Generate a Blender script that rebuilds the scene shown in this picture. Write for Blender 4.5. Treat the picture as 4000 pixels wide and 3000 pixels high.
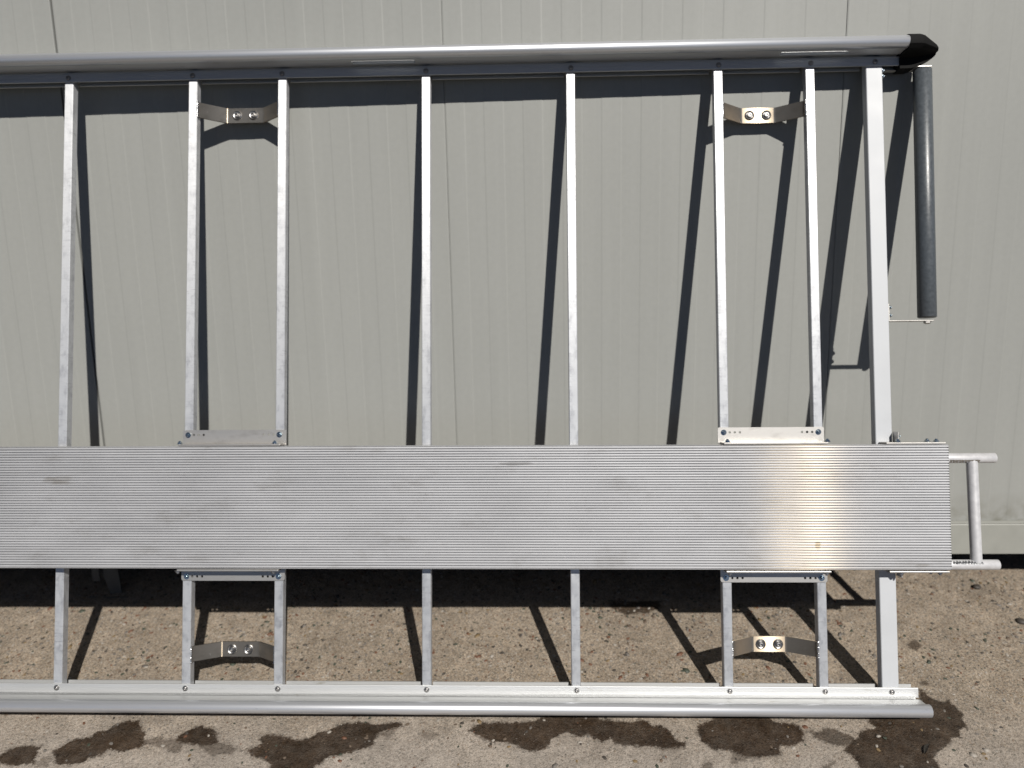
import bpy, bmesh, math, random
import numpy as np
from mathutils import Matrix, Vector, noise as mnoise

for o in list(bpy.data.objects):
    bpy.data.objects.remove(o, do_unlink=True)
scene = bpy.context.scene
COL = scene.collection

# ------------------------------------------------------------------ camera
cam_data = bpy.data.cameras.new('camera')
cam_data.sensor_width = 36.0
cam_data.lens = 36.0 * 2970.165 / 4000.0
cam_data.clip_start = 0.05
cam_data.clip_end = 500.0
cam = bpy.data.objects.new('camera', cam_data)
COL.objects.link(cam)
CX = (0.9988278, 0.0436964, -0.0208246)
CY = (-0.0467234, 0.9827546, -0.1789141)
CZ = (0.0126475, 0.1796774, 0.9836443)
cam.matrix_world = Matrix(((CX[0], CZ[0], -CY[0], 0.29217),
                           (CX[1], CZ[1], -CY[1], -2.33813),
                           (CX[2], CZ[2], -CY[2], 1.25308),
                           (0, 0, 0, 1)))
cam_data.dof.use_dof = True
cam_data.dof.focus_distance = 1.93
cam_data.dof.aperture_fstop = 1.4
scene.camera = cam

# ------------------------------------------------------------------ sky, sun, exposure
SUN_TRAVEL = Vector((-0.38490, 1.0, -0.80111)).normalized()
SUN_EL = math.asin(-SUN_TRAVEL.z)
world = bpy.data.worlds.new('World')
scene.world = world
world.use_nodes = True
wn = world.node_tree.nodes
wl = world.node_tree.links
wn.clear()
sky = wn.new('ShaderNodeTexSky')
sky.sky_type = 'NISHITA'
sky.sun_disc = False
sky.sun_elevation = SUN_EL
sky.sun_rotation = math.atan2(-SUN_TRAVEL.x, -SUN_TRAVEL.y)
sky.altitude = 1500.0
sky.air_density = 0.2
sky.dust_density = 0.2
sky.ozone_density = 1.0
bgn = wn.new('ShaderNodeBackground')
bgn.inputs['Strength'].default_value = 0.05
won = wn.new('ShaderNodeOutputWorld')
wl.new(sky.outputs[0], bgn.inputs['Color'])
wl.new(bgn.outputs[0], won.inputs['Surface'])

sun_data = bpy.data.lights.new('sun', 'SUN')
sun_data.energy = 5.0
sun_data.angle = math.radians(0.53)
sun_data.color = (1.0, 0.955, 0.89)
sun = bpy.data.objects.new('sun', sun_data)
sun.rotation_euler = SUN_TRAVEL.to_track_quat('-Z', 'Y').to_euler()
sun.location = (2.0, -5.0, 6.0)
COL.objects.link(sun)

vs = scene.view_settings
vs.view_transform = 'Standard'
vs.look = 'None'
vs.gamma = 1.0
vs.exposure = 0.20
vs.use_curve_mapping = False
scene.render.engine = 'CYCLES'
scene.cycles.use_denoising = True
scene.cycles.max_bounces = 6
scene.cycles.diffuse_bounces = 2
scene.cycles.glossy_bounces = 4
scene.cycles.sample_clamp_indirect = 6.0
scene.cycles.blur_glossy = 0.6

random.seed(7)
rng = np.random.default_rng(11)

# ------------------------------------------------------------------ node helpers
ALB = 0.60   # common scale lowering all base colours so bounce light leaves shadows darker
class NT:
    def __init__(s, name):
        s.m = bpy.data.materials.new(name)
        s.m.use_nodes = True
        s.n = s.m.node_tree.nodes
        s.l = s.m.node_tree.links
        s.b = s.n['Principled BSDF']
        s.tc = s.n.new('ShaderNodeTexCoord')
    def link(s, a, b): s.l.new(a, b)
    def mapping(s, scale=(1, 1, 1), rot=(0, 0, 0), loc=(0, 0, 0), src='Object'):
        m = s.n.new('ShaderNodeMapping')
        m.inputs['Scale'].default_value = scale
        m.inputs['Rotation'].default_value = rot
        m.inputs['Location'].default_value = loc
        s.link(s.tc.outputs[src], m.inputs['Vector'])
        return m.outputs[0]
    def noise(s, vec, scale, detail=4, rough=0.55, dist=0.0):
        t = s.n.new('ShaderNodeTexNoise')
        t.inputs['Scale'].default_value = scale
        t.inputs['Detail'].default_value = detail
        t.inputs['Roughness'].default_value = rough
        t.inputs['Distortion'].default_value = dist
        if vec is not None: s.link(vec, t.inputs['Vector'])
        return t.outputs['Fac']
    def voronoi(s, vec, scale, feature='F1', rnd=1.0):
        t = s.n.new('ShaderNodeTexVoronoi')
        t.feature = feature
        t.inputs['Scale'].default_value = scale
        t.inputs['Randomness'].default_value = rnd
        if vec is not None: s.link(vec, t.inputs['Vector'])
        return t
    def ramp(s, fac, stops, interp='LINEAR'):
        r = s.n.new('ShaderNodeValToRGB')
        r.color_ramp.interpolation = interp
        el = r.color_ramp.elements
        while len(el) < len(stops): el.new(0.5)
        for e, (p, c) in zip(el, stops):
            e.position = p
            e.color = (c[0], c[1], c[2], 1) if isinstance(c, (tuple, list)) else (c, c, c, 1)
        s.link(fac, r.inputs['Fac'])
        return r.outputs['Color']
    def mrange(s, v, a, b, c=0.0, d=1.0):
        t = s.n.new('ShaderNodeMapRange')
        t.clamp = True
        for i, x in zip((1, 2, 3, 4), (a, b, c, d)): t.inputs[i].default_value = x
        s.link(v, t.inputs[0])
        return t.outputs[0]
    def math(s, op, a, b=None, clamp=False):
        t = s.n.new('ShaderNodeMath')
        t.operation = op
        t.use_clamp = clamp
        for i, x in enumerate((a, b)):
            if x is None: continue
            if isinstance(x, (int, float)): t.inputs[i].default_value = x
            else: s.link(x, t.inputs[i])
        return t.outputs[0]
    def mix(s, fac, a, b, mode='MIX'):
        t = s.n.new('ShaderNodeMix')
        t.data_type = 'RGBA'
        t.blend_type = mode
        for k, x in ((0, fac), (6, a), (7, b)):
            if isinstance(x, (int, float)): t.inputs[k].default_value = x
            elif isinstance(x, (tuple, list)): t.inputs[k].default_value = (x[0], x[1], x[2], 1)
            else: s.link(x, t.inputs[k])
        return t.outputs[2]
    def sep(s, vec):
        t = s.n.new('ShaderNodeSeparateXYZ')
        s.link(vec, t.inputs[0])
        return t.outputs
    def bump(s, h, strength=0.3, dist=0.001, prev=None):
        t = s.n.new('ShaderNodeBump')
        t.inputs['Strength'].default_value = strength
        t.inputs['Distance'].default_value = dist
        s.link(h, t.inputs['Height'])
        if prev is not None: s.link(prev, t.inputs['Normal'])
        return t.outputs[0]
    def set(s, name, v):
        i = s.b.inputs[name]
        if name == 'Base Color':
            if isinstance(v, (tuple, list)): v = tuple(c * ALB for c in v)
            else: v = s.mix(1.0, v, (ALB, ALB, ALB), 'MULTIPLY')
        if isinstance(v, (int, float)): i.default_value = v
        elif isinstance(v, (tuple, list)): i.default_value = (v[0], v[1], v[2], 1)
        else: s.link(v, i)
        return s

def dull_metal(t, col, metal, rough, sharp, weight, scol=(0.90, 0.89, 0.87), aniso=0.0, axis=(0, 0, 1), normal=None, lean=None):
    # weathered aluminium: a chalky oxide lobe with a thinner polished one over it
    t.set('Base Color', col).set('Metallic', metal).set('Specular IOR Level', 0.3).set('Roughness', rough)
    g = t.n.new('ShaderNodeBsdfAnisotropic')
    g.distribution = 'GGX'
    g.inputs['Color'].default_value = (scol[0] * ALB, scol[1] * ALB, scol[2] * ALB, 1)
    g.inputs['Roughness'].default_value = sharp
    if aniso:
        g.inputs['Anisotropy'].default_value = aniso
        vt = t.n.new('ShaderNodeVectorTransform')
        vt.vector_type = 'VECTOR'; vt.convert_from = 'OBJECT'; vt.convert_to = 'WORLD'
        vt.inputs[0].default_value = axis
        t.link(vt.outputs[0], g.inputs['Tangent'])
    if normal is not None:
        t.set('Normal', normal)
        if lean:
            ad = t.n.new('ShaderNodeVectorMath'); ad.operation = 'ADD'
            t.link(normal, ad.inputs[0]); ad.inputs[1].default_value = lean
            nz = t.n.new('ShaderNodeVectorMath'); nz.operation = 'NORMALIZE'
            t.link(ad.outputs[0], nz.inputs[0]); t.link(nz.outputs[0], g.inputs['Normal'])
        else: t.link(normal, g.inputs['Normal'])
    mx = t.n.new('ShaderNodeMixShader')
    if isinstance(weight, float): mx.inputs[0].default_value = weight
    else: t.link(weight, mx.inputs[0])
    t.link(t.b.outputs[0], mx.inputs[1]); t.link(g.outputs[0], mx.inputs[2])
    t.link(mx.outputs[0], t.n['Material Output'].inputs['Surface'])

# ------------------------------------------------------------------ materials
def mat_wall():
    t = NT('painted_steel_panel')
    n1 = t.noise(t.mapping((1, 1, 0.25)), 2.2, 5)
    n2 = t.noise(t.mapping((1, 1, 1)), 60, 3)
    col = t.ramp(n1, [(0.3, (0.40, 0.408, 0.388)), (0.7, (0.428, 0.436, 0.415))])
    runs = t.noise(t.mapping((26, 26, 0.7)), 1.0, 5, 0.65)
    col = t.mix(1.0, col, t.mrange(runs, 0.3, 0.75, 1.015, 0.955), 'MULTIPLY')
    fine = t.mrange(n2, 0.3, 0.7, 0.982, 1.018)
    col = t.mix(1.0, col, fine, 'MULTIPLY')
    z = t.sep(t.mapping())[2]
    dirt = t.math('MULTIPLY', t.mrange(z, 0.375, 0.47, 1.0, 0.0), t.mrange(t.noise(t.mapping((1, 1, 1)), 30, 4), 0.35, 0.65))
    col = t.mix(t.math('MULTIPLY', dirt, 0.55), col, (0.16, 0.15, 0.10))
    sp = t.noise(t.mapping((1, 1, 1)), 11, 6, 0.7)
    spm = t.mrange(sp, 0.735, 0.77)
    col = t.mix(t.math('MULTIPLY', spm, 0.35), col, (0.22, 0.22, 0.20))
    t.set('Base Color', col).set('Roughness', 0.42)
    t.set('Specular IOR Level', 0.28)
    t.set('Normal', t.bump(t.noise(t.mapping((1, 1, 0.35)), 5.0, 2), 0.25, 0.004,
                           t.bump(t.noise(t.mapping(), 900, 2), 0.06, 0.0003)))
    return t.m

def mat_plain(name, col, rough, metal=0.0, spec=0.5, nscale=None, namp=0.0, bscale=None, bstr=0.2):
    t = NT(name)
    if nscale:
        n = t.noise(t.mapping(), nscale, 5)
        f = t.mrange(n, 0.25, 0.75, 1 - namp, 1 + namp)
        t.set('Base Color', t.mix(1.0, col, f, 'MULTIPLY'))
        t.set('Roughness', t.mrange(n, 0.25, 0.75, max(0.05, rough - 0.07), rough + 0.07))
    else:
        t.set('Base Color', col).set('Roughness', rough)
    t.set('Metallic', metal).set('Specular IOR Level', spec)
    if bscale:
        t.set('Normal', t.bump(t.noise(t.mapping(), bscale, 3), bstr, 0.0006))
    return t.m

def mat_bar():
    t = NT('mill_aluminium')
    oi = t.n.new('ShaderNodeObjectInfo')
    va = t.n.new('ShaderNodeVectorMath'); va.operation = 'ADD'
    mp = t.mapping((1, 1, 1))
    off = t.n.new('ShaderNodeCombineXYZ')
    t.link(t.math('MULTIPLY', oi.outputs['Random'], 37.0), off.inputs[2])
    t.link(mp, va.inputs[0]); t.link(off.outputs[0], va.inputs[1])
    v = va.outputs[0]
    def sc(x, y, z):
        m = t.n.new('ShaderNodeVectorMath'); m.operation = 'MULTIPLY'
        t.link(v, m.inputs[0]); m.inputs[1].default_value = (x, y, z)
        return m.outputs[0]
    chatter = t.noise(sc(30, 30, 190), 1.0, 5, 0.7)
    cm = t.math('MULTIPLY', t.mrange(chatter, 0.54, 0.66), t.mrange(t.noise(sc(20, 20, 9), 1.0, 3), 0.42, 0.6))
    smudge = t.mrange(t.noise(sc(45, 45, 26), 1.0, 6, 0.7), 0.50, 0.66)
    col = t.mix(t.math('MULTIPLY', cm, 0.8), (0.80, 0.825, 0.86), (0.24, 0.25, 0.28))
    col = t.mix(t.math('MULTIPLY', smudge, 0.75), col, (0.38, 0.395, 0.43))
    col = t.mix(1.0, col, t.mrange(oi.outputs['Random'], 0, 1, 0.88, 1.06), 'MULTIPLY')
    nb = t.bump(chatter, 0.25, 0.0005, t.bump(t.noise(sc(60, 60, 40), 1.0, 3), 0.2, 0.0008))
    dull_metal(t, col, 0.35, 0.5, 0.47, t.mrange(t.noise(sc(30, 30, 30), 1.0, 4), 0.3, 0.7, 0.50, 0.22), (0.97, 0.98, 1.0), 0.42, (0, 0, 1), nb)
    return t.m

def mat_plank():
    t = NT('ribbed_aluminium')
    v = t.mapping()
    streak = t.noise(t.mapping((3.0, 60, 700)), 1.0, 5, 0.65)
    blot = t.noise(t.mapping((4, 4, 9)), 1.0, 5, 0.6)
    nick = t.noise(t.mapping((130, 130, 420)), 1.0, 3, 0.6)
    col = t.ramp(streak, [(0.3, (0.61, 0.62, 0.645)), (0.72, (0.80, 0.812, 0.84))])
    col = t.mix(1.0, col, t.mrange(blot, 0.25, 0.75, 0.86, 1.08), 'MULTIPLY')
    col = t.mix(t.mrange(nick, 0.66, 0.74, 0.0, 0.9), col, (0.97, 0.97, 0.97))
    dirtn = t.noise(t.mapping((9, 9, 30)), 1.0, 5, 0.7)
    col = t.mix(t.mrange(dirtn, 0.68, 0.80, 0.0, 0.55), col, (0.22, 0.19, 0.15))
    def spot(u, w_, vv, h_, c, amt):
        # a scuff or stain with its own place on the plank
        nonlocal col
        xyz = t.sep(v)
        a = t.math('DIVIDE', t.math('SUBTRACT', xyz[0], u), w_)
        b = t.math('DIVIDE', t.math('SUBTRACT', xyz[2], vv), h_)
        dd = t.math('ADD', t.math('MULTIPLY', a, a), t.math('MULTIPLY', b, b))
        dd = t.math('ADD', dd, t.math('MULTIPLY', t.math('SUBTRACT', t.noise(t.mapping((30, 30, 90)), 1.0, 4), 0.5), 3.0))
        col = t.mix(t.mrange(dd, 0.1, 1.0, amt, 0.0), col, c)
    spot(-1.055, 0.05, 0.562, 0.013, (0.24, 0.20, 0.14), 0.4)
    spot(1.005, 0.008, 0.388, 0.012, (0.12, 0.12, 0.12), 0.8)
    spot(0.20, 0.05, 0.605, 0.006, (0.30, 0.30, 0.30), 0.5)
    spot(1.28, 0.03, 0.335, 0.005, (0.35, 0.33, 0.30), 0.5)
    scr = t.noise(t.mapping((22, 22, 900), rot=(0, 0.12, 0)), 1.0, 4, 0.6)
    col = t.mix(t.mrange(scr, 0.66, 0.72, 0.0, 0.5), col, (0.86, 0.86, 0.86))
    grime = t.noise(t.mapping((5.5, 5.5, 14), loc=(3, 0, 1)), 1.0, 7, 0.75)
    col = t.mix(t.mrange(grime, 0.55, 0.75, 0.0, 0.38), col, (0.30, 0.28, 0.25))
    dull_metal(t, col, 0.45, t.mrange(streak, 0.3, 0.7, 0.54, 0.66), 0.36, t.mrange(blot, 0.3, 0.7, 0.036, 0.052),
               (1.0, 0.82, 0.56), 0.885, (1, 0, 0), t.bump(nick, 0.04, 0.0003), (-0.038, 0, 0))  # last vector tilts the shine's normal to shift the sun glint sideways
    return t.m

def mat_tube():
    t = NT('anodised_tube')
    ch = t.noise(t.mapping((9, 70, 70)), 1.0, 5, 0.6)
    low = t.mrange(t.sep(t.mapping())[2], -0.058, -0.046, 1.0, 0.0)
    m = t.math('MULTIPLY', t.mrange(ch, 0.60, 0.66), low)
    col = t.mix(t.math('MULTIPLY', m, 0.85), (0.86, 0.885, 0.93), (0.26, 0.23, 0.18))
    sc = t.noise(t.mapping((40, 300, 300)), 1.0, 4)
    col = t.mix(t.mrange(sc, 0.66, 0.74, 0.0, 0.5), col, (0.45, 0.46, 0.48))
    dull_metal(t, col, 0.60, 0.44, 0.30, 0.30, (0.94, 0.96, 1.0))
    return t.m

def mat_rail():
    t = NT('white_powder_coat')
    st = t.noise(t.mapping((6, 40, 400)), 1.0, 5, 0.6)
    bl = t.noise(t.mapping((14, 60, 60)), 1.0, 5, 0.65)
    col = t.ramp(st, [(0.35, (0.86, 0.875, 0.88)), (0.65, (0.94, 0.955, 0.96))])
    col = t.mix(t.mrange(bl, 0.66, 0.76, 0.0, 0.55), col, (0.42, 0.38, 0.27))
    dull_metal(t, col, 0.72, 0.54, 0.42, 0.06, (0.88, 0.89, 0.90))
    return t.m

def mat_bracket(name='bracket_aluminium', base=(0.62, 0.61, 0.59), rough=0.42, metal=0.6, wgt=0.35, sharp=0.34, aniso=0.0, scol=(0.92, 0.88, 0.82)):
    t = NT(name)
    sm = t.noise(t.mapping((18, 40, 40)), 1.0, 5, 0.65)
    col = t.mix(t.mrange(sm, 0.5, 0.68, 0.0, 0.6), base, (base[0] * 0.55, base[1] * 0.54, base[2] * 0.53))
    sp = t.noise(t.mapping((1, 1, 1)), 160, 3, 0.7)
    col = t.mix(t.mrange(sp, 0.68, 0.73, 0.0, 0.7), col, (0.9, 0.9, 0.9))
    dull_metal(t, col, metal, t.mrange(sm, 0.3, 0.7, rough, rough + 0.14), sharp, wgt, scol, aniso, (1, 0, 0),
               t.bump(t.noise(t.mapping((60, 400, 400)), 1.0, 3), 0.12, 0.0004))
    return t.m

def mat_concrete():
    t = NT('exposed_aggregate_concrete')
    v = t.mapping()
    big = t.noise(v, 3.2, 5, 0.6)
    mid = t.noise(v, 22, 5, 0.65)
    fine = t.noise(v, 420, 4, 0.75)
    grit = t.noise(v, 150, 4, 0.75)
    # cement colour: browner and more worn beside the building, greyer in front
    y = t.sep(v)[1]
    front = t.mrange(t.math('ADD', y, t.math('MULTIPLY', t.math('SUBTRACT', big, 0.5), 0.45)), -0.62, -0.36, 1.0, 0.0)
    c_back = t.ramp(mid, [(0.3, (0.325, 0.262, 0.196)), (0.7, (0.48, 0.397, 0.308))])
    c_front = t.ramp(mid, [(0.3, (0.41, 0.358, 0.306)), (0.7, (0.525, 0.464, 0.402))])
    col = t.mix(front, c_back, c_front)
    col = t.mix(t.mrange(front, 0, 1, 1.0, 0.55), col, t.mix(1.0, col, t.mrange(grit, 0.32, 0.68, 0.5, 1.42), 'MULTIPLY'))
    col = t.mix(1.0, col, t.mrange(fine, 0.3, 0.7, 0.72, 1.26), 'MULTIPLY')
    # grit of two sizes: random grains with their own colour
    def grains(scale, thr, keep, stops, amount):
        nonlocal col
        dv = t.n.new('ShaderNodeVectorMath'); dv.operation = 'ADD'
        t.link(v, dv.inputs[0])
        nz = t.n.new('ShaderNodeTexNoise'); nz.inputs['Scale'].default_value = scale * 0.9
        t.link(v, nz.inputs['Vector'])
        sv = t.n.new('ShaderNodeVectorMath'); sv.operation = 'SCALE'
        sv.inputs['Scale'].default_value = 0.6 / scale
        t.link(nz.outputs['Color'], sv.inputs[0]); t.link(sv.outputs[0], dv.inputs[1])
        vo = t.voronoi(dv.outputs[0], scale)
        rnd = t.sep(vo.outputs['Color'])
        m = t.math('MULTIPLY', t.mrange(vo.outputs['Distance'], thr, thr * 0.7), t.math('GREATER_THAN', rnd[0], keep))
        cc = t.ramp(rnd[1], stops, 'CONSTANT')
        col = t.mix(t.math('MULTIPLY', m, amount), col, cc)
        return m
    pal = [(0.0, (0.34, 0.30, 0.25)), (0.30, (0.14, 0.12, 0.10)), (0.44, (0.26, 0.17, 0.11)), (0.55, (0.42, 0.385, 0.34)),
           (0.72, (0.11, 0.115, 0.10)), (0.86, (0.29, 0.22, 0.14)), (0.94, (0.52, 0.48, 0.43))]
    g1 = grains(240, 0.52, 0.25, pal, t.mrange(front, 0, 1, 0.72, 0.32))
    g2 = grains(105, 0.42, 0.60, pal, t.mrange(front, 0, 1, 0.62, 0.28))
    # worn drifts, pits and hairline crazing
    col = t.mix(1.0, col, t.mrange(t.noise(v, 7.5, 6, 0.68), 0.3, 0.7, 0.80, 1.17), 'MULTIPLY')
    pit = t.mrange(t.noise(v, 95, 5, 0.8), 0.635, 0.70)
    col = t.mix(t.math('MULTIPLY', pit, 0.62), col, (0.085, 0.072, 0.058))
    # water spills: their edge comes from the 'wet' distance stored on the mesh
    at = t.n.new('ShaderNodeAttribute'); at.attribute_name = 'wet'
    ws = t.n.new('ShaderNodeAttribute'); ws.attribute_name = 'wet_amount'
    e = t.math('ADD', at.outputs['Fac'], t.math('MULTIPLY', t.math('SUBTRACT', t.noise(v, 70, 8, 0.82), 0.5), 0.042))
    core = t.mrange(e, -0.0015, 0.0045)
    rim = t.math('MULTIPLY', t.mrange(e, -0.010, 0.0), t.mrange(t.noise(v, 55, 6, 0.75), 0.45, 0.62, 0.0, 0.5))
    patchy = t.mrange(t.noise(v, 28, 6, 0.75), 0.30, 0.62, 0.86, 1.0)
    wet = t.math('MULTIPLY', t.math('MAXIMUM', t.math('MULTIPLY', core, patchy), rim), ws.outputs['Fac'])
    wetcol = t.mix(1.0, col, (0.098, 0.072, 0.050), 'MULTIPLY')
    wetcol = t.mix(1.0, wetcol, t.mrange(t.noise(v, 16, 6, 0.7), 0.3, 0.7, 0.62, 1.7), 'MULTIPLY')
    col = t.mix(wet, col, wetcol)
    t.set('Base Color', col)
    t.set('Roughness', t.mrange(wet, 0, 1, 0.9, 0.45))
    t.set('Specular IOR Level', 0.3)
    b = t.bump(t.math('SUBTRACT', g2, pit), 0.55, 0.0019)
    b = t.bump(g1, 0.55, 0.0011, b)
    b = t.bump(grit, 0.75, 0.0028, b)
    b = t.bump(fine, 0.6, 0.0012, b)
    t.set('Normal', b)
    return t.m

M = {
    'wall': mat_wall(),
    'channel': mat_plain('channel_steel', (0.40, 0.405, 0.37), 0.45, 0, 0.3, 18, 0.06),
    'dark_floor': mat_plain('underfloor_dark', (0.03, 0.03, 0.03), 0.9, 0, 0.1, 8, 0.3),
    'leg': mat_plain('galvanised_leg', (0.13, 0.13, 0.125), 0.6, 0.2, 0.3, 30, 0.2),
    'bar': mat_bar(),
    'white': mat_plain('white_end_bar', (0.66, 0.685, 0.72), 0.5, 0, 0.5, 9, 0.05),
    'plank': mat_plank(),
    'tube': mat_tube(),
    'rail': mat_rail(),
    'bracket': mat_bracket(),
    'strap': mat_bracket('strap_aluminium', (0.175, 0.168, 0.158), 0.55, 0.4, 0.30, 0.36, 0.70, (1.0, 0.82, 0.60)),
    'frame': mat_plain('frame_tube_aluminium', (0.82, 0.82, 0.84), 0.45, 0.25, 0.5, 60, 0.12),
    'weld': mat_plain('weld_bead_aluminium', (0.86, 0.87, 0.88), 0.28, 1.0, 0.5, 200, 0.15, 500, 0.5),
    'zinc': mat_plain('zinc_bolt', (0.62, 0.72, 0.78), 0.20, 1.0),
    'steel': mat_plain('stainless_bolt', (0.52, 0.51, 0.50), 0.36, 1.0),
    'black': mat_plain('black_plastic', (0.008, 0.008, 0.008), 0.75, 0, 0.15),
    'roller': mat_plain('grey_roller_sleeve', (0.10, 0.115, 0.13), 0.38, 0, 0.5, 120, 0.25, 350, 0.3),
    'concrete': mat_concrete(),
    'timber': mat_plain('old_timber', (0.10, 0.075, 0.05), 0.85, 0, 0.2, 30, 0.3),
    'leaf': mat_plain('dry_leaf', (0.03, 0.027, 0.022), 0.7, 0, 0.3, 90, 0.3),
}
PEB = [mat_plain('pebble_' + n, c, 0.55, 0, 0.35, 140, 0.28, 300, 0.3) for n, c in (
    ('rust', (0.19, 0.095, 0.058)), ('green', (0.07, 0.082, 0.06)), ('grey', (0.20, 0.18, 0.16)),
    ('ochre', (0.25, 0.175, 0.09)), ('dark', (0.075, 0.065, 0.055)), ('cream', (0.44, 0.40, 0.35)), ('brown', (0.18, 0.135, 0.10)))]

# ------------------------------------------------------------------ mesh helpers
def new_obj(name, me, parent=None, mat=None):
    o = bpy.data.objects.new(name, me)
    COL.objects.link(o)
    if parent is not None: o.parent = parent
    if mat is not None and me is not None and len(me.materials) == 0: me.materials.append(mat)
    return o

def empty(name, loc=(0, 0, 0)):
    o = bpy.data.objects.new(name, None)
    o.location = loc
    o.empty_display_size = 0.1
    COL.objects.link(o)
    return o

def tag(o, label, cat, group=None):
    o['label'] = label
    o['category'] = cat
    if group: o['group'] = group

def bm_mesh(bm, name, smooth=None):
    me = bpy.data.meshes.new(name)
    bmesh.ops.recalc_face_normals(bm, faces=bm.faces)
    bm.to_mesh(me)
    bm.free()
    if smooth is not None:
        for p in me.polygons: p.use_smooth = True
        try: me.set_sharp_from_angle(angle=math.radians(smooth))
        except Exception: pass
    return me

def add_box(bm, x0, x1, y0, y1, z0, z1, bev=0.0, seg=1):
    r = bmesh.ops.create_cube(bm, size=1.0)
    vs_ = r['verts']
    for v in vs_:
        v.co = Vector((x0 + (v.co.x + .5) * (x1 - x0), y0 + (v.co.y + .5) * (y1 - y0), z0 + (v.co.z + .5) * (z1 - z0)))
    if bev > 0:
        es = list({e for v in vs_ for e in v.link_edges})
        bmesh.ops.bevel(bm, geom=es, offset=bev, segments=seg, affect='EDGES', profile=0.5)

def add_prism_x(bm, poly, x0, x1):
    """closed polygon of (y, z) pushed from x0 to x1"""
    a = [bm.verts.new((x0, y, z)) for y, z in poly]
    b = [bm.verts.new((x1, y, z)) for y, z in poly]
    n = len(poly)
    bm.faces.new(a)
    bm.faces.new(list(reversed(b)))
    for i in range(n):
        bm.faces.new((a[i], b[i], b[(i + 1) % n], a[(i + 1) % n]))

def add_tube(bm, p0, p1, r, n=24, hollow=0.0, chamfer=0.0):
    p0 = Vector(p0); p1 = Vector(p1)
    d = (p1 - p0); L = d.length; d.normalize()
    a = d.orthogonal().normalized(); b = d.cross(a)
    secs = [(0.0, r - chamfer), (chamfer, r), (L - chamfer, r), (L, r - chamfer)] if chamfer > 0 else [(0, r), (L, r)]
    rings = []
    for s, rr in secs:
        rings.append([bm.verts.new(p0 + d * s + a * (math.cos(2 * math.pi * i / n) * rr) + b * (math.sin(2 * math.pi * i / n) * rr)) for i in range(n)])
    for q in range(len(rings) - 1):
        for i in range(n):
            bm.faces.new((rings[q][i], rings[q][(i + 1) % n], rings[q + 1][(i + 1) % n], rings[q + 1][i]))
    if hollow > 0:
        for ring, s, sg in ((rings[0], 0.0, 1), (rings[-1], L, -1)):
            inn = [bm.verts.new(p0 + d * s + a * (math.cos(2 * math.pi * i / n) * hollow) + b * (math.sin(2 * math.pi * i / n) * hollow)) for i in range(n)]
            dee = [bm.verts.new(v.co + d * sg * 0.04) for v in inn]
            for i in range(n):
                bm.faces.new((ring[i], ring[(i + 1) % n], inn[(i + 1) % n], inn[i]))
                bm.faces.new((inn[i], inn[(i + 1) % n], dee[(i + 1) % n], dee[i]))
            bm.faces.new(dee)
    else:
        bm.faces.new(rings[0]); bm.faces.new(list(reversed(rings[-1])))

def add_lathe(bm, origin, axis, prof, n=20, ang0=0.0):
    """prof: (radius, height along axis)"""
    o = Vector(origin); d = Vector(axis).normalized()
    a = d.orthogonal().normalized(); b = d.cross(a)
    rings = []
    for r, h in prof:
        rings.append([bm.verts.new(o + d * h + a * (math.cos(ang0 + 2 * math.pi * i / n) * r) + b * (math.sin(ang0 + 2 * math.pi * i / n) * r)) for i in range(n)])
    for q in range(len(rings) - 1):
        for i in range(n):
            bm.faces.new((rings[q][i], rings[q][(i + 1) % n], rings[q + 1][(i + 1) % n], rings[q + 1][i]))
    bm.faces.new(rings[0]); bm.faces.new(list(reversed(rings[-1])))

def plate_mesh(name, outline, holes, thick):
    """flat plate in the x-z plane with real holes, centred on y = 0"""
    cu = bpy.data.curves.new(name, 'CURVE')
    cu.dimensions = '2D'; cu.fill_mode = 'BOTH'; cu.extrude = thick / 2
    for pts in [outline] + holes:
        sp = cu.splines.new('POLY')
        sp.points.add(len(pts) - 1)
        for p, (x, z) in zip(sp.points, pts): p.co = (x, z, 0, 1)
        sp.use_cyclic_u = True
    ob = bpy.data.objects.new(name, cu)
    COL.objects.link(ob)
    dg = bpy.context.evaluated_depsgraph_get()
    me = bpy.data.meshes.new_from_object(ob.evaluated_get(dg))
    bpy.data.objects.remove(ob, do_unlink=True)
    bpy.data.curves.remove(cu)
    me.transform(Matrix.Rotation(math.radians(90), 4, 'X'))
    me.name = name
    me.materials.clear()
    return me

def rrect(x0, x1, z0, z1, r, n=4, corners=(1, 1, 1, 1)):
    pts = []
    for k, (cx, cz, a0) in enumerate(((x1 - r, z1 - r, 0), (x0 + r, z1 - r, 90), (x0 + r, z0 + r, 180), (x1 - r, z0 + r, 270))):
        if corners[k]:
            for i in range(n + 1):
                a = math.radians(a0 + 90 * i / n)
                pts.append((cx + r * math.cos(a), cz + r * math.sin(a)))
        else:
            pts.append(((x1, z1), (x0, z1), (x0, z0), (x1, z0))[k])
    return pts

def circle(x, z, r, n=14):
    return [(x + r * math.cos(2 * math.pi * i / n), z + r * math.sin(2 * math.pi * i / n)) for i in range(n)]

# ------------------------------------------------------------------ ground
GT = 0.24563
def ground_z(y):
    # ramp rising to the building, easing flat in front and under the floor
    if y < -1.6: return GT * (-1.35 + 0.44775)
    if y < -1.1:
        k = (y + 1.6) / 0.5
        return GT * (-1.35 + 0.44775) + GT * 0.25 * k * k
    if y < 0.30: return GT * (y + 0.44775)
    if y < 0.60:
        k = (y - 0.30) / 0.30
        return GT * (0.74775 + 0.30 * (k - 0.5 * k * k))
    return GT * 0.89775

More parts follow.
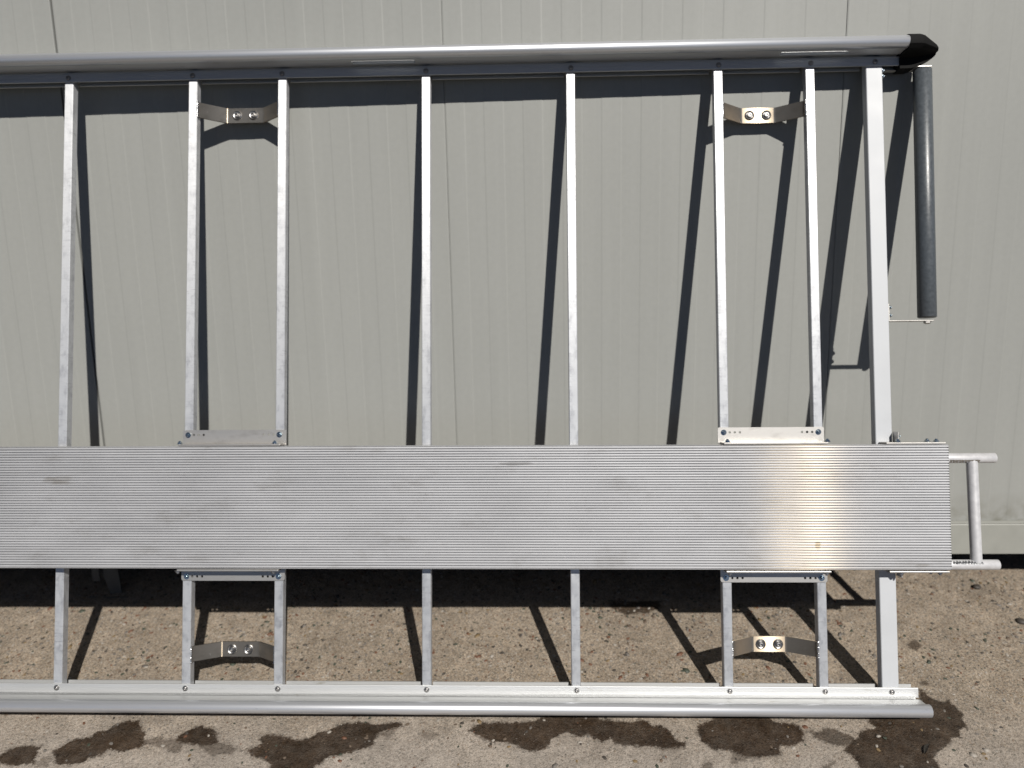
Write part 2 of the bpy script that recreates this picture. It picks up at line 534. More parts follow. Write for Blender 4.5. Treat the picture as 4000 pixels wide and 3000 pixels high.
WET = [(1,[(-1.175,-0.61),(-1.159,-0.607),(-1.151,-0.591),(-1.132,-0.577),(-1.099,-0.575),(-1.065,-0.574),(-1.065,-0.592),(-1.058,-0.613),(-1.045,-0.623),(-1.05,-0.629),(-1.096,-0.64),(-1.12,-0.637),(-1.143,-0.631),(-1.161,-0.631)]),(0.5,[(-1.053,-0.616),(-1.028,-0.6),(-1.012,-0.612),(-1.007,-0.639),(-1.04,-0.636)]),(1,[(-1.034,-0.591),(-1.013,-0.579),(-1.008,-0.566),(-0.989,-0.555),(-0.974,-0.548),(-0.947,-0.551),(-0.947,-0.54),(-0.935,-0.527),(-0.917,-0.525),(-0.906,-0.509),(-0.878,-0.489),(-0.845,-0.489),(-0.828,-0.506),(-0.814,-0.524),(-0.805,-0.53),(-0.8,-0.546),(-0.783,-0.568),(-0.793,-0.578),(-0.825,-0.589),(-0.854,-0.593),(-0.878,-0.584),(-0.883,-0.597),(-0.886,-0.604),(-0.914,-0.614),(-0.923,-0.625),(-0.955,-0.633),(-0.987,-0.632),(-1.0,-0.625),(-1.014,-0.609)]),(0.6,[(-0.801,-0.55),(-0.782,-0.55),(-0.754,-0.542),(-0.736,-0.553),(-0.711,-0.547),(-0.68,-0.566),(-0.684,-0.577),(-0.675,-0.591),(-0.692,-0.6),(-0.717,-0.588),(-0.743,-0.578),(-0.79,-0.571)]),(1,[(-0.717,-0.553),(-0.699,-0.523),(-0.662,-0.506),(-0.623,-0.515),(-0.613,-0.522),(-0.601,-0.544),(-0.589,-0.558),(-0.597,-0.576),(-0.647,-0.57),(-0.673,-0.566),(-0.702,-0.565)]),(0.6,[(-0.647,-0.57),(-0.603,-0.555),(-0.558,-0.565),(-0.532,-0.577),(-0.508,-0.582),(-0.504,-0.592),(-0.532,-0.586),(-0.543,-0.596),(-0.587,-0.6),(-0.619,-0.59)]),(1,[(-0.514,-0.582),(-0.502,-0.575),(-0.485,-0.57),(-0.478,-0.561),(-0.488,-0.546),(-0.48,-0.537),(-0.45,-0.533),(-0.426,-0.539),(-0.389,-0.549),(-0.357,-0.541),(-0.336,-0.527),(-0.31,-0.517),(-0.289,-0.502),(-0.272,-0.493),(-0.249,-0.496),(-0.235,-0.489),(-0.203,-0.489),(-0.195,-0.496),(-0.117,-0.491),(-0.106,-0.502),(-0.126,-0.514),(-0.143,-0.519),(-0.169,-0.529),(-0.175,-0.547),(-0.174,-0.564),(-0.193,-0.578),(-0.22,-0.579),(-0.23,-0.589),(-0.264,-0.596),(-0.292,-0.607),(-0.3,-0.62),(-0.315,-0.632),(-0.315,-0.653),(-0.427,-0.655),(-0.432,-0.622),(-0.455,-0.609),(-0.474,-0.606),(-0.501,-0.594)]),(0.55,[(-0.176,-0.525),(-0.123,-0.51),(-0.131,-0.532),(-0.149,-0.539),(-0.168,-0.536)]),(0.45,[(-0.058,-0.524),(-0.04,-0.518),(-0.009,-0.52),(-0.007,-0.538),(-0.027,-0.549),(-0.053,-0.54)]),(1,[(0.068,-0.515),(0.082,-0.499),(0.106,-0.486),(0.128,-0.489),(0.156,-0.485),(0.185,-0.488),(0.216,-0.49),(0.241,-0.482),(0.275,-0.467),(0.279,-0.446),(0.421,-0.449),(0.422,-0.473),(0.459,-0.477),(0.48,-0.48),(0.514,-0.482),(0.527,-0.474),(0.548,-0.479),(0.562,-0.494),(0.577,-0.492),(0.6,-0.501),(0.607,-0.519),(0.619,-0.538),(0.641,-0.545),(0.635,-0.562),(0.576,-0.566),(0.562,-0.561),(0.517,-0.56),(0.458,-0.556),(0.445,-0.538),(0.423,-0.551),(0.405,-0.539),(0.385,-0.528),(0.357,-0.534),(0.333,-0.52),(0.318,-0.525),(0.293,-0.542),(0.287,-0.559),(0.26,-0.58),(0.224,-0.579),(0.206,-0.567),(0.188,-0.559),(0.163,-0.552),(0.12,-0.547),(0.101,-0.537),(0.081,-0.524)]),(1,[(0.678,-0.491),(0.698,-0.485),(0.718,-0.476),(0.73,-0.45),(0.876,-0.448),(0.872,-0.463),(0.886,-0.478),(0.927,-0.481),(0.945,-0.492),(0.955,-0.517),(0.939,-0.542),(0.905,-0.556),(0.875,-0.56),(0.878,-0.577),(0.855,-0.587),(0.838,-0.587),(0.805,-0.591),(0.775,-0.594),(0.748,-0.571),(0.699,-0.567),(0.68,-0.545),(0.674,-0.516)]),(0.6,[(0.748,-0.571),(0.792,-0.584),(0.839,-0.584),(0.805,-0.591),(0.772,-0.604),(0.735,-0.614)]),(0.8,[(0.962,-0.506),(0.984,-0.51),(1.019,-0.495),(1.045,-0.506),(1.079,-0.526),(1.049,-0.561),(1.012,-0.551),(0.984,-0.538),(0.97,-0.528)]),(1,[(1.059,-0.534),(1.079,-0.526),(1.101,-0.501),(1.139,-0.496),(1.13,-0.479),(1.143,-0.453),(1.274,-0.452),(1.31,-0.367),(1.32,-0.373),(1.328,-0.394),(1.346,-0.41),(1.372,-0.406),(1.377,-0.421),(1.39,-0.444),(1.378,-0.473),(1.381,-0.497),(1.354,-0.502),(1.35,-0.524),(1.324,-0.527),(1.308,-0.548),(1.271,-0.565),(1.25,-0.586),(1.254,-0.613),(1.237,-0.649),(1.043,-0.652),(1.053,-0.611),(1.047,-0.581),(1.03,-0.565)]),(0.6,[(0.664,-0.615),(0.675,-0.599),(0.692,-0.602),(0.697,-0.618),(0.679,-0.641),(0.656,-0.641)]),(0.7,[(0.95,-0.622),(0.976,-0.605),(1.005,-0.595),(1.004,-0.605),(0.981,-0.621)]),(0.8,[(1.316,-0.346),(1.341,-0.334),(1.347,-0.354),(1.323,-0.358)]),(0.8,[(1.353,-0.196),(1.386,-0.178),(1.392,-0.209),(1.372,-0.229),(1.349,-0.219)]),(0.9,[(0.482,-0.03),(0.499,-0.061),(0.534,-0.075),(0.601,-0.07),(0.643,-0.051),(0.652,-0.013),(0.483,-0.013)])]

def axis_coords(lo, hi, step, outer):
    dense = np.arange(lo, hi + step / 2, step)
    left = np.array([lo - q for q in outer[0]])[::-1]
    right = np.array([hi + q for q in outer[1]])
    return np.concatenate([left, dense, right])

gx = axis_coords(-1.75, 2.2, 0.006, ([0.05, 0.15, 0.4, 0.9, 1.6, 2.2], [0.05, 0.15, 0.4, 0.9, 1.6, 2.2]))
gy = axis_coords(-0.80, 0.24, 0.006, ([0.04, 0.1, 0.2, 0.3, 0.4, 0.5, 0.6, 0.7, 0.8, 0.95, 1.1], [0.03, 0.06, 0.12, 0.2, 0.28, 0.36, 0.6, 1.2, 2.2]))
GX, GY = np.meshgrid(gx, gy)
GZ = np.array([ground_z(float(y)) for y in gy])[:, None] + 0 * GX
def smooth_noise(shape, cell, amp):
    h, w = shape
    g = rng.normal(size=(h // cell + 3, w // cell + 3))
    yy = np.arange(h) / cell; xx = np.arange(w) / cell
    y0 = yy.astype(int); x0 = xx.astype(int)
    fy = (yy - y0)[:, None]; fx = (xx - x0)[None]
    fy = fy * fy * (3 - 2 * fy); fx = fx * fx * (3 - 2 * fx)
    a = g[y0][:, x0]; b = g[y0][:, x0 + 1]; c = g[y0 + 1][:, x0]; d_ = g[y0 + 1][:, x0 + 1]
    return amp * ((a * (1 - fx) + b * fx) * (1 - fy) + (c * (1 - fx) + d_ * fx) * fy)
GZ = GZ + smooth_noise(GX.shape, 14, 0.0009) + smooth_noise(GX.shape, 4, 0.0006) + smooth_noise(GX.shape, 1, 0.00035)
wet = np.full(GX.shape, -1.0)
wamt = np.zeros(GX.shape)
for amount, poly in WET:
    P = np.array(poly)
    lo = P.min(0) - 0.06; hi = P.max(0) + 0.06
    ix = np.where((gx > lo[0]) & (gx < hi[0]))[0]; iy = np.where((gy > lo[1]) & (gy < hi[1]))[0]
    if len(ix) == 0 or len(iy) == 0: continue
    sl = (slice(iy[0], iy[-1] + 1), slice(ix[0], ix[-1] + 1))
    X = GX[sl]; Y = GY[sl]
    dist = np.full(X.shape, 9.0); ins = np.zeros(X.shape, bool)
    for (ax, ay), (bx, by) in zip(P, np.roll(P, -1, 0)):
        ex, ey = bx - ax, by - ay
        q = np.clip(((X - ax) * ex + (Y - ay) * ey) / (ex * ex + ey * ey + 1e-12), 0, 1)
        dist = np.minimum(dist, np.hypot(X - ax - q * ex, Y - ay - q * ey))
        c = ((ay > Y) != (by > Y)) & (X < (bx - ax) * (Y - ay) / (by - ay + 1e-12) + ax)
        ins ^= c
    sd = np.where(ins, dist, -dist)
    old = wet[sl]
    wamt[sl] = np.where(sd > old, np.where((sd > -0.02), amount, wamt[sl]), wamt[sl])
    wet[sl] = np.maximum(old, sd)
wet = np.clip(wet, -0.05, 0.05)
nxg, nyg = len(gx), len(gy)
verts = np.stack([GX.ravel(), GY.ravel(), GZ.ravel()], 1)
idx = np.arange(nxg * nyg).reshape(nyg, nxg)
quads = np.stack([idx[:-1, :-1].ravel(), idx[:-1, 1:].ravel(), idx[1:, 1:].ravel(), idx[1:, :-1].ravel()], 1)
gme = bpy.data.meshes.new('ground')
gme.vertices.add(len(verts)); gme.vertices.foreach_set('co', verts.ravel().astype(np.float32))
gme.loops.add(len(quads) * 4); gme.loops.foreach_set('vertex_index', quads.ravel().astype(np.int32))
gme.polygons.add(len(quads))
gme.polygons.foreach_set('loop_start', (np.arange(len(quads)) * 4).astype(np.int32))
gme.polygons.foreach_set('use_smooth', np.ones(len(quads), bool))
gme.update(calc_edges=True)
for nm, arr in (('wet', wet), ('wet_amount', wamt)):
    a = gme.attributes.new(nm, 'FLOAT', 'POINT')
    a.data.foreach_set('value', arr.ravel().astype(np.float32))
ground = new_obj('ground', gme, None, M['concrete'])
ground['kind'] = 'structure'
ground['label'] = 'sunlit exposed aggregate concrete with dark wet patches'

# pebbles set in the concrete
def blob(seed, n1=7, n2=4):
    r = random.Random(seed)
    bm = bmesh.new()
    bmesh.ops.create_icosphere(bm, subdivisions=1, radius=1.0)
    for v in bm.verts:
        v.co *= 1.0 + r.uniform(-0.22, 0.18)
        v.co.x *= 1.25
    bmesh.ops.transform(bm, matrix=Matrix.Diagonal((1, r.uniform(0.6, 0.95), 0.5, 1)), verts=bm.verts)
    return bm
peb_me = []
for c in range(len(PEB)):
    for k in range(3):
        me = bm_mesh(blob(c * 10 + k), 'pebble', 80)
        me.materials.append(PEB[c])
        peb_me.append(me)
slope_m = Matrix.Rotation(math.atan(GT), 4, 'X')
def wet_at(x, y):
    i = int(np.clip(np.searchsorted(gx, x), 0, nxg - 1)); j = int(np.clip(np.searchsorted(gy, y), 0, nyg - 1))
    return wet[j, i] * (1 if wamt[j, i] > 0 else 0)
weights = [0.2, 0.17, 0.22, 0.09, 0.14, 0.05, 0.13]
prnd = random.Random(5)
cnt = 0
placed = []
while cnt < 285:
    x = prnd.uniform(-1.5, 1.9); y = prnd.uniform(-0.74, 0.14)
    dens = 0.95 if (x < 0.7 and y > -0.42) else (0.5 if y > -0.42 else 0.16)
    if prnd.random() > dens: continue
    s = prnd.uniform(0.0056, 0.0094) * (1.35 if prnd.random() < 0.16 else 1.0)
    if any((x - a) ** 2 + (y - b) ** 2 < (s + c_) ** 2 * 1.4 for a, b, c_ in placed): continue
    placed.append((x, y, s))
    c = prnd.choices(range(len(PEB)), weights)[0]
    o = new_obj('pebble', peb_me[c * 3 + prnd.randrange(3)], ground)
    o.matrix_world = Matrix.Translation((x, y, ground_z(y) - s * 0.22)) @ slope_m @ Matrix.Rotation(prnd.uniform(0, 6.28), 4, 'Z') @ Matrix.Diagonal((s, s, s, 1))
    cnt += 1
for x, y, s, c in ((0.116, -0.252, 0.0085, 5), (0.075, -0.255, 0.009, 0), (-0.59, -0.165, 0.010, 0), (-0.74, -0.235, 0.009, 0), (-1.20, -0.222, 0.0105, 3), (-1.24, -0.218, 0.0095, 3), (-0.66, -0.29, 0.010, 1), (-0.2, -0.36, 0.009, 1), (1.35, -0.575, 0.010, 5), (1.39, -0.56, 0.009, 5)):
    o = new_obj('pebble', peb_me[c * 3], ground)
    o.matrix_world = Matrix.Translation((x, y, ground_z(y) - s * 0.15)) @ slope_m @ Matrix.Rotation(x * 9, 4, 'Z') @ Matrix.Diagonal((s, s, s, 1))

# finer grit, too small to pick apart
V = []; F = []; MI = []
base = [v.co.copy() for v in (lambda b: b.verts)(blob(99))]
bmx = blob(99); bmx.verts.ensure_lookup_table()
bv = np.array([v.co[:] for v in bmx.verts]); bf = np.array([[v.index for v in f.verts] for f in bmx.faces]); bmx.free()
sm3 = np.array(slope_m.to_3x3())
gr = np.random.default_rng(3)
off = 0
for k in range(13000):
    x = gr.uniform(-1.6, 2.0); y = gr.uniform(-0.76, 0.16)
    if y < -0.42 and gr.random() > 0.2: continue
    if x > 0.7 and gr.random() > 0.7: continue
    s = 0.0014 + 0.0048 * gr.random() ** 2.2
    a = gr.uniform(0, 6.28); R_ = np.array([[math.cos(a), -math.sin(a), 0], [math.sin(a), math.cos(a), 0], [0, 0, 1]])
    q = (bv * s) @ R_.T @ sm3.T + np.array([x, y, ground_z(y) - s * 0.12])
    V.append(q); F.append(bf + off); off += len(bv)
    MI.append(np.full(len(bf), gr.choice(len(PEB), p=np.array([0.12, 0.13, 0.22, 0.08, 0.14, 0.17, 0.14]))))
gm = bpy.data.meshes.new('grit')
gm.from_pydata(np.concatenate(V).tolist(), [], np.concatenate(F).tolist())
for m in PEB: gm.materials.append(m)
gm.polygons.foreach_set('material_index', np.concatenate(MI).astype(np.int32))
grit = new_obj('grit', gm, ground)
grit['kind'] = 'stuff'

# ------------------------------------------------------------------ building behind: raised panel wall
bld = empty('panel_building', (0, 0, -0.003))
tag(bld, 'pale grey-green sandwich panel wall raised above the concrete behind the rack', 'building')
PW = 1.15
def panel_mesh():
    bm = bmesh.new()
    g = 0.0004
    pts = [(g, 0.05), (g, 0.0055), (g + 0.0007, 0.0010)]
    n = 20
    pitch = PW / n
    st = 0.0045
    for i in range(n):
        yv = 0.0 if i % 2 == 0 else 0.0006
        xa = i * pitch + (st / 2 if i else 0.005)
        xb = (i + 1) * pitch - (st / 2 if i < n - 1 else 0.005)
        pts += [(xa, yv), (xb, yv)]
    pts += [(PW - g - 0.0007, 0.0010), (PW - g, 0.0055), (PW - g, 0.05)]
    z0, z1 = 0.372, 2.75
    a = [bm.verts.new((x, y, z0)) for x, y in pts]
    b = [bm.verts.new((x, y, z1)) for x, y in pts]
    for i in range(len(pts)):
        j = (i + 1) % len(pts)
        bm.faces.new((a[i], a[j], b[j], b[i]))
    bm.faces.new(a); bm.faces.new(list(reversed(b)))
    return bm_mesh(bm, 'wall_panel')
pm = panel_mesh()
for i in range(-3, 3):
    o = new_obj('wall_panel', pm, bld, M['wall'])
    o.location = (i * PW - (0.0048 if i < -1 else 0.0), 0, 0)
bm = bmesh.new()
add_box(bm, -3.45, -1.1585, 0.0035, 0.045, 0.375, 2.7)
add_box(bm, -1.1465, 3.45, 0.0035, 0.045, 0.375, 2.7)
new_obj('panel_core', bm_mesh(bm, 'panel_core'), bld, M['wall'])
bm = bmesh.new()
add_prism_x(bm, [(-0.007, 0.267), (-0.007, 0.363), (-0.0055, 0.3655), (-0.0085, 0.3685), (-0.0075, 0.3745), (-0.002, 0.3752), (-0.0012, 0.3722), (0.06, 0.3715), (0.06, 0.267)], -3.45, 3.45)
new_obj('base_channel', bm_mesh(bm, 'base_channel'), bld, M['channel'])
bm = bmesh.new()
add_box(bm, -3.45, 3.45, 0.0605, 2.4, 0.268, 0.36)
add_box(bm, -3.45, 3.45, 2.30, 2.40, 0.15, 0.267)  # unseen skirt added to stop sky light entering from behind
new_obj('floor_and_shade_skirt', bm_mesh(bm, 'floor_and_shade_skirt'), bld, M['dark_floor'])
# steel foot seen dimly in the shade under the floor
bm = bmesh.new()
a = [(-1.221, 0.268), (-1.176, 0.268), (-1.168, 0.165), (-1.166, 0.116), (-1.205, 0.112), (-1.222, 0.18)]
fv = [bm.verts.new((x, 0.022, z)) for x, z in a]; bk = [bm.verts.new((x, 0.028, z)) for x, z in a]
bm.faces.new(fv); bm.faces.new(list(reversed(bk)))
for i in range(len(a)):
    j = (i + 1) % len(a)
    bm.faces.new((fv[i], bk[i], bk[j], fv[j]))
add_box(bm, -1.262, -1.236, 0.02, 0.026, 0.163, 0.268, 0.001)
add_box(bm, -1.27, -1.12, -0.0, 0.09, 0.108, 0.1145, 0.001)
leg = new_obj('support_leg', bm_mesh(bm, 'support_leg'), bld, M['leg'])

# ------------------------------------------------------------------ roof rack leaning on its side
rack = empty('roof_rack')
RM = Matrix(((0.9998682, -0.0155397, 0.0047108, 0.0),
             (0.0141147, 0.9751726, 0.2209957, -0.44775),
             (-0.0080281, -0.2209000, 0.9752634, 0.07358),
             (0, 0, 0, 1))) @ Matrix.Translation((-0.0055, 0, 0)) @ Matrix.Scale(1.0023, 4)
rack.matrix_world = RM
tag(rack, 'aluminium roof rack with ribbed walkway plank standing on its side against the wall', 'roof rack')
BARS = [-1.07307, -0.71183, -0.45431, -0.04405, 0.36436, 0.77597, 1.02984]
ENDBAR = 1.20607
LEN = 1.69697
U0, U1 = -2.05, 1.2765

# crossbars (local x along the rails, local y away from the camera, local z up the rack)
def bar_mesh(hw, depth):
    bm = bmesh.new()
    add_box(bm, -hw, hw, 0, depth, -0.026, LEN + 0.026, 0.0016, 1)
    return bm_mesh(bm, 'crossbar')
bm_cross = bar_mesh(0.0122, 0.0255)
for u in [-1.87, -1.50] + BARS:
    o = new_obj('crossbar', bm_cross, rack, M['bar'])
    o.location = (u, 0, 0)
o = new_obj('end_bar', bar_mesh(0.0222, 0.028), rack, M['white'])
o.location = (ENDBAR, 0, 0)
o['label'] = 'wider white crossbar at the end of the rack'

# side rails: profile as (w toward the camera, o outward from the bar ends)
def button_bolt(name, r, h, mat, hexr):
    bm = bmesh.new()
    add_lathe(bm, (0, 0, 0), (0, -1, 0), [(r * 1.35, 0), (r * 1.35, 0.0012), (r, 0.0012), (r * 0.98, h * 0.55), (r * 0.8, h * 0.9), (r * 0.6, h), (hexr, h), (hexr * 0.9, h * 0.35)], 18)
    me = bm_mesh(bm, name, 40)
    me.materials.append(mat)
    return me
rail_bolt_me = button_bolt('bolt', 0.0056, 0.0045, M['steel'], 0.0026)

def rail_mesh(sign, base, slots, gap_extra):
    bm = bmesh.new()
    def P(poly):
        return [(-w, base + sign * o_) for w, o_ in poly]
    flange = [(0.001, 0.0), (0.0042, 0.0), (0.0048, 0.001), (0.0048, 0.0105), (0.0042, 0.0110), (0.0048, 0.0115), (0.0048, 0.0218), (0.0044, 0.0222), (0.0064, 0.0226), (0.0064, 0.0244), (0.001, 0.0244)]
    add_prism_x(bm, P(flange), U0, U1)
    add_prism_x(bm, P([(-0.0140, 0.0100), (-0.0110, 0.0100), (-0.0110, 0.0365), (-0.0140, 0.0365)]), U0, U1)
    full = [(-0.0110, 0.0335), (0.0130, 0.0335), (0.0130, 0.0274), (0.0460, 0.0282), (0.0460, 0.0335), (0.0115, 0.0365), (-0.0110, 0.0365)]
    back = [(-0.0110, 0.0335), (0.0130, 0.0335), (0.0130, 0.0274), (0.0200, 0.0275), (0.0200, 0.0358), (0.0115, 0.0365), (-0.0110, 0.0365)]
    fore = [(0.0370, 0.0280), (0.0460, 0.0282), (0.0460, 0.0335), (0.0370, 0.0343)]
    cuts = [U0]
    for a_, b_ in slots: cuts += [a_, b_]
    cuts.append(U1)
    for k in range(len(cuts) - 1):
        if k % 2 == 0: add_prism_x(bm, P(full), cuts[k], cuts[k + 1])
        else:
            add_prism_x(bm, P(back), cuts[k], cuts[k + 1])
            add_prism_x(bm, P(fore), cuts[k], cuts[k + 1])
    wb, oc = (-0.036, 0.0595) if sign > 0 else (-0.050, 0.0500)
    add_prism_x(bm, P([(0.0008, 0.0366), (0.0040, 0.0366), (0.0040, oc), (0.0008, oc)]), U0, U1)
    add_prism_x(bm, P([(0.0040, oc), (0.0040, oc + 0.003), (wb, oc + 0.003), (wb, oc)]), U0, U1)
    add_prism_x(bm, P([(-0.0270, 0.0292), (-0.0270, oc), (-0.0308, oc), (-0.0308, 0.0292)]), U0, U1)
    us = [(-1.87, 0.0122), (-1.50, 0.0122)] + [(u, 0.0122) for u in BARS] + [(ENDBAR, 0.0222)]
    edges = [U0]
    for u, hw in us:
        edges += [u - hw - 0.006, u + hw + 0.002]
    edges.append(U1 - 0.004)
    for k in range(0, len(edges), 2):
        if edges[k + 1] - edges[k] > 0.004:
            add_prism_x(bm, P([(-0.0270, 0.0010), (-0.0270, 0.0292), (-0.0308, 0.0292), (-0.0308, 0.0010)]), edges[k], edges[k + 1])
    return bm_mesh(bm, 'side_rail')

for top in (False, True):
    sign, basev = (1, LEN) if top else (-1, 0.0)
    slots = [(-0.2474, -0.0709), (0.9408, 1.1249)] if top else []
    r_ = new_obj('side_rail', rail_mesh(sign, basev, slots, top), rack, M['rail'])
    r_['label'] = 'upper side rail with black end cap' if top else 'lower side rail near the ground, end cap missing'
    bm = bmesh.new()
    add_tube(bm, (U0, -0.0562, basev + sign * 0.0410), (U1 + 0.0055, -0.0562, basev + sign * 0.0410), 0.0165, 40, 0.0135, 0.0016)
    tb = new_obj('rail_tube', bm_mesh(bm, 'rail_tube', 50), r_, M['tube'])
    for u in BARS + [ENDBAR]:
        b = new_obj('bolt', rail_bolt_me, r_)
        b.location = (u + 0.001, -0.0048, basev + sign * 0.0112)
        b.rotation_euler = (0, random.uniform(0, 6), 0)
    if top:
        # black plastic cap: a hollow rail outline drawn to a blunt nose
        bm = bmesh.new()
        sec0 = [(0.074, 0.041), (0.071, 0.054), (0.060, 0.0605), (0.045, 0.0640), (0.01, 0.0640), (-0.037, 0.0640), (-0.033, -0.008), (0.008, -0.010), (0.012, 0.018), (0.040, 0.022), (0.060, 0.022), (0.071, 0.030)]
        cw, co = 0.036, 0.020
        rows = []
        for x, k in ((U1 - 0.004, 1.0), (U1 + 0.026, 1.0), (U1 + 0.036, 0.93), (U1 + 0.074, 0.38), (U1 + 0.081, 0.24), (U1 + 0.0835, 0.10)):
            kk = k
            rows.append([bm.verts.new((x, -(cw + (w - cw) * (kk ** 0.7)), basev + (co + (o_ - co) * kk) * sign)) for w, o_ in sec0])
        for q in range(len(rows) - 1):
            for i in range(len(sec0)):
                j = (i + 1) % len(sec0)
                bm.faces.new((rows[q][i], rows[q][j], rows[q + 1][j], rows[q + 1][i]))
        bm.faces.new(rows[0]); bm.faces.new(list(reversed(rows[-1])))
        cap = new_obj('end_cap', bm_mesh(bm, 'end_cap', 35), r_, M['black'])

# ribbed walkway plank
PV0, PV1, PWD, PU0, PU1 = 0.3222, 0.6535, 0.0451, -2.02, 1.3527
bm = bmesh.new()
nrib = 47
pitch = (PV1 - PV0 - 0.004) / nrib
front = [(-0.006, PV0), (-0.0425, PV0), (-0.0440, PV0 + 0.0012)]
for i in range(nrib):
    z = PV0 + 0.002 + i * pitch
    jit = random.uniform(-0.00012, 0.00012)
    front += [(-0.0408, z + pitch * 0.17), (-0.0442, z + pitch * 0.22), (-0.0451, z + pitch * 0.34), (-0.0453 + jit, z + pitch * 0.58), (-0.0451, z + pitch * 0.80), (-0.0442, z + pitch * 0.94), (-0.0408, z + pitch * 0.99)]
front += [(-0.0440, PV1 - 0.0012), (-0.0425, PV1), (-0.006, PV1), (-0.006, PV1 - 0.003), (-0.0385, PV1 - 0.003), (-0.0385, PV0 + 0.003), (-0.006, PV0 + 0.003)]
xs = [PU0, PU1]
aa = [bm.verts.new((PU0, y, z)) for y, z in front]
bb = [bm.verts.new((PU1, y, z)) for y, z in front]
for i in range(len(front)):
    j = (i + 1) % len(front)
    bm.faces.new((aa[i], bb[i], bb[j], aa[j]))
f0 = bm.faces.new(aa); f1 = bm.faces.new(list(reversed(bb)))
bmesh.ops.triangulate(bm, faces=[f0, f1], quad_method='BEAUTY', ngon_method='EAR_CLIP')
pl = new_obj('walkway_plank', bm_mesh(bm, 'walkway_plank', 25), rack, M['plank'])
pl['label'] = 'ribbed aluminium walkway plank'
pl.rotation_euler = (0, 0.0019, 0)

# hex bolt shared meshes
def hexbolt(axis, mat, r=0.0062):
    bm = bmesh.new()
    add_lathe(bm, (0, 0, 0), axis, [(r * 1.5, 0), (r * 1.5, 0.0011), (r * 0.6, 0.0011)], 18)
    add_lathe(bm, (0, 0, 0), axis, [(r * 1.1, 0.001), (r * 1.1, 0.0048), (r * 0.9, 0.0056)], 6)
    add_lathe(bm, (0, 0, 0), axis, [(r * 0.62, 0.004), (r * 0.62, 0.0082), (r * 0.45, 0.0090)], 12)
    me = bm_mesh(bm, 'bolt', 30)
    me.materials.append(mat)
    return me
bolt_front = hexbolt((0, -1, 0), M['zinc'], 0.0052)
bolt_up = hexbolt((0, 0, 1), M['zinc'], 0.0058)
bolt_down = hexbolt((0, 0, -1), M['steel'], 0.0058)

def lip_mesh(u0, u1, v, upper):
    """bent flange that runs forward beside the plank"""
    bm = bmesh.new()
    add_box(bm, u0, u1, -0.0445, 0.0, v - 0.0023, v + 0.0023, 0.0012, 2)
    return bm

def walkway_bracket(ua, ub, bolts_u, vplate, vlip, upper, lip_bolts):
    holes = []
    vb = vplate[1] - 0.0135 if upper else vplate[0] + 0.0115
    for bu, s in zip(bolts_u, (1, -1)):
        for dx in (0.0160, 0.0297, 0.0437):
            holes.append(circle(bu + s * dx, vb, 0.0033))
    if upper: outl = rrect(ua, ub, vplate[0], vplate[1], 0.004, corners=(1, 1, 0, 0))
    else: outl = rrect(ua, ub, vplate[0], vplate[1], 0.006, corners=(0, 0, 1, 1))
    me = plate_mesh('walkway_bracket', outl, holes, 0.003)
    me.transform(Matrix.Translation((0, -0.0017, 0)))
    bm = bmesh.new()
    bm.from_mesh(me)
    add_box(bm, ua + 0.006, ub - 0.004, -0.0450, -0.0005, vlip - 0.0026, vlip + 0.0026, 0.0012, 2)
    bm.to_mesh(me); bm.free()
    br = new_obj('walkway_bracket', me, rack, M['bracket'])
    for bu in bolts_u:
        b = new_obj('bolt', bolt_front, br)
        b.location = (bu + random.uniform(-0.0008, 0.0008), -0.0032, vb)
        b.rotation_euler = (0, random.uniform(0, 6), 0)
    for bu, bw in lip_bolts:
        b = new_obj('bolt', bolt_up if upper else bolt_down, br)
        b.location = (bu, -bw, vlip + (0.0026 if upper else -0.0026))
        b.rotation_euler = (0, 0, random.uniform(0, 6))
    return br
walkway_bracket(-0.7262, -0.4345, (-0.7118, -0.4543), (0.6558, 0.6988), 0.6583, True, ((-0.7225, 0.030), (-0.4575, 0.030)))
walkway_bracket(-0.7262, -0.4365, (-0.7118, -0.4543), (0.2822, 0.3200), 0.3188, False, ((-0.7225, 0.032), (-0.4590, 0.032)))
walkway_bracket(0.7572, 1.0441, (0.7735, 1.0285), (0.6552, 0.6984), 0.6560, True, ((0.7765, 0.030), (1.0425, 0.030)))
walkway_bracket(0.7580, 1.0441, (0.7735, 1.0285), (0.2790, 0.3175), 0.3150, False, ((0.7765, 0.032), (1.0320, 0.032)))
for v, upper in ((0.6545, True), (0.3150, False)):
    bm = bmesh.new()
    add_box(bm, 1.192, 1.3485, -0.0445, 0.0, v - 0.0024, v + 0.0024, 0.0011, 2)
    if upper: add_box(bm, 1.229, 1.2325, -0.030, 0.0, v + 0.002, v + 0.030, 0.0008)
    else: add_box(bm, 1.229, 1.2325, -0.030, 0.0, v - 0.018, v - 0.002, 0.0008)
    br = new_obj('end_bracket', bm_mesh(bm, 'end_bracket'), rack, M['bracket'])
    for bu, bw in ((1.2260, 0.036), (1.3300, 0.030), (1.3140, 0.014)):
        b = new_obj('bolt', bolt_up if upper else bolt_down, br)
        b.location = (bu, -bw, v + (0.0024 if upper else -0.0024))
    if upper:
        b = new_obj('bolt', hexbolt((1, 0, 0), M['zinc'], 0.0055), br)
        b.location = (1.2325, -0.018, v + 0.018)

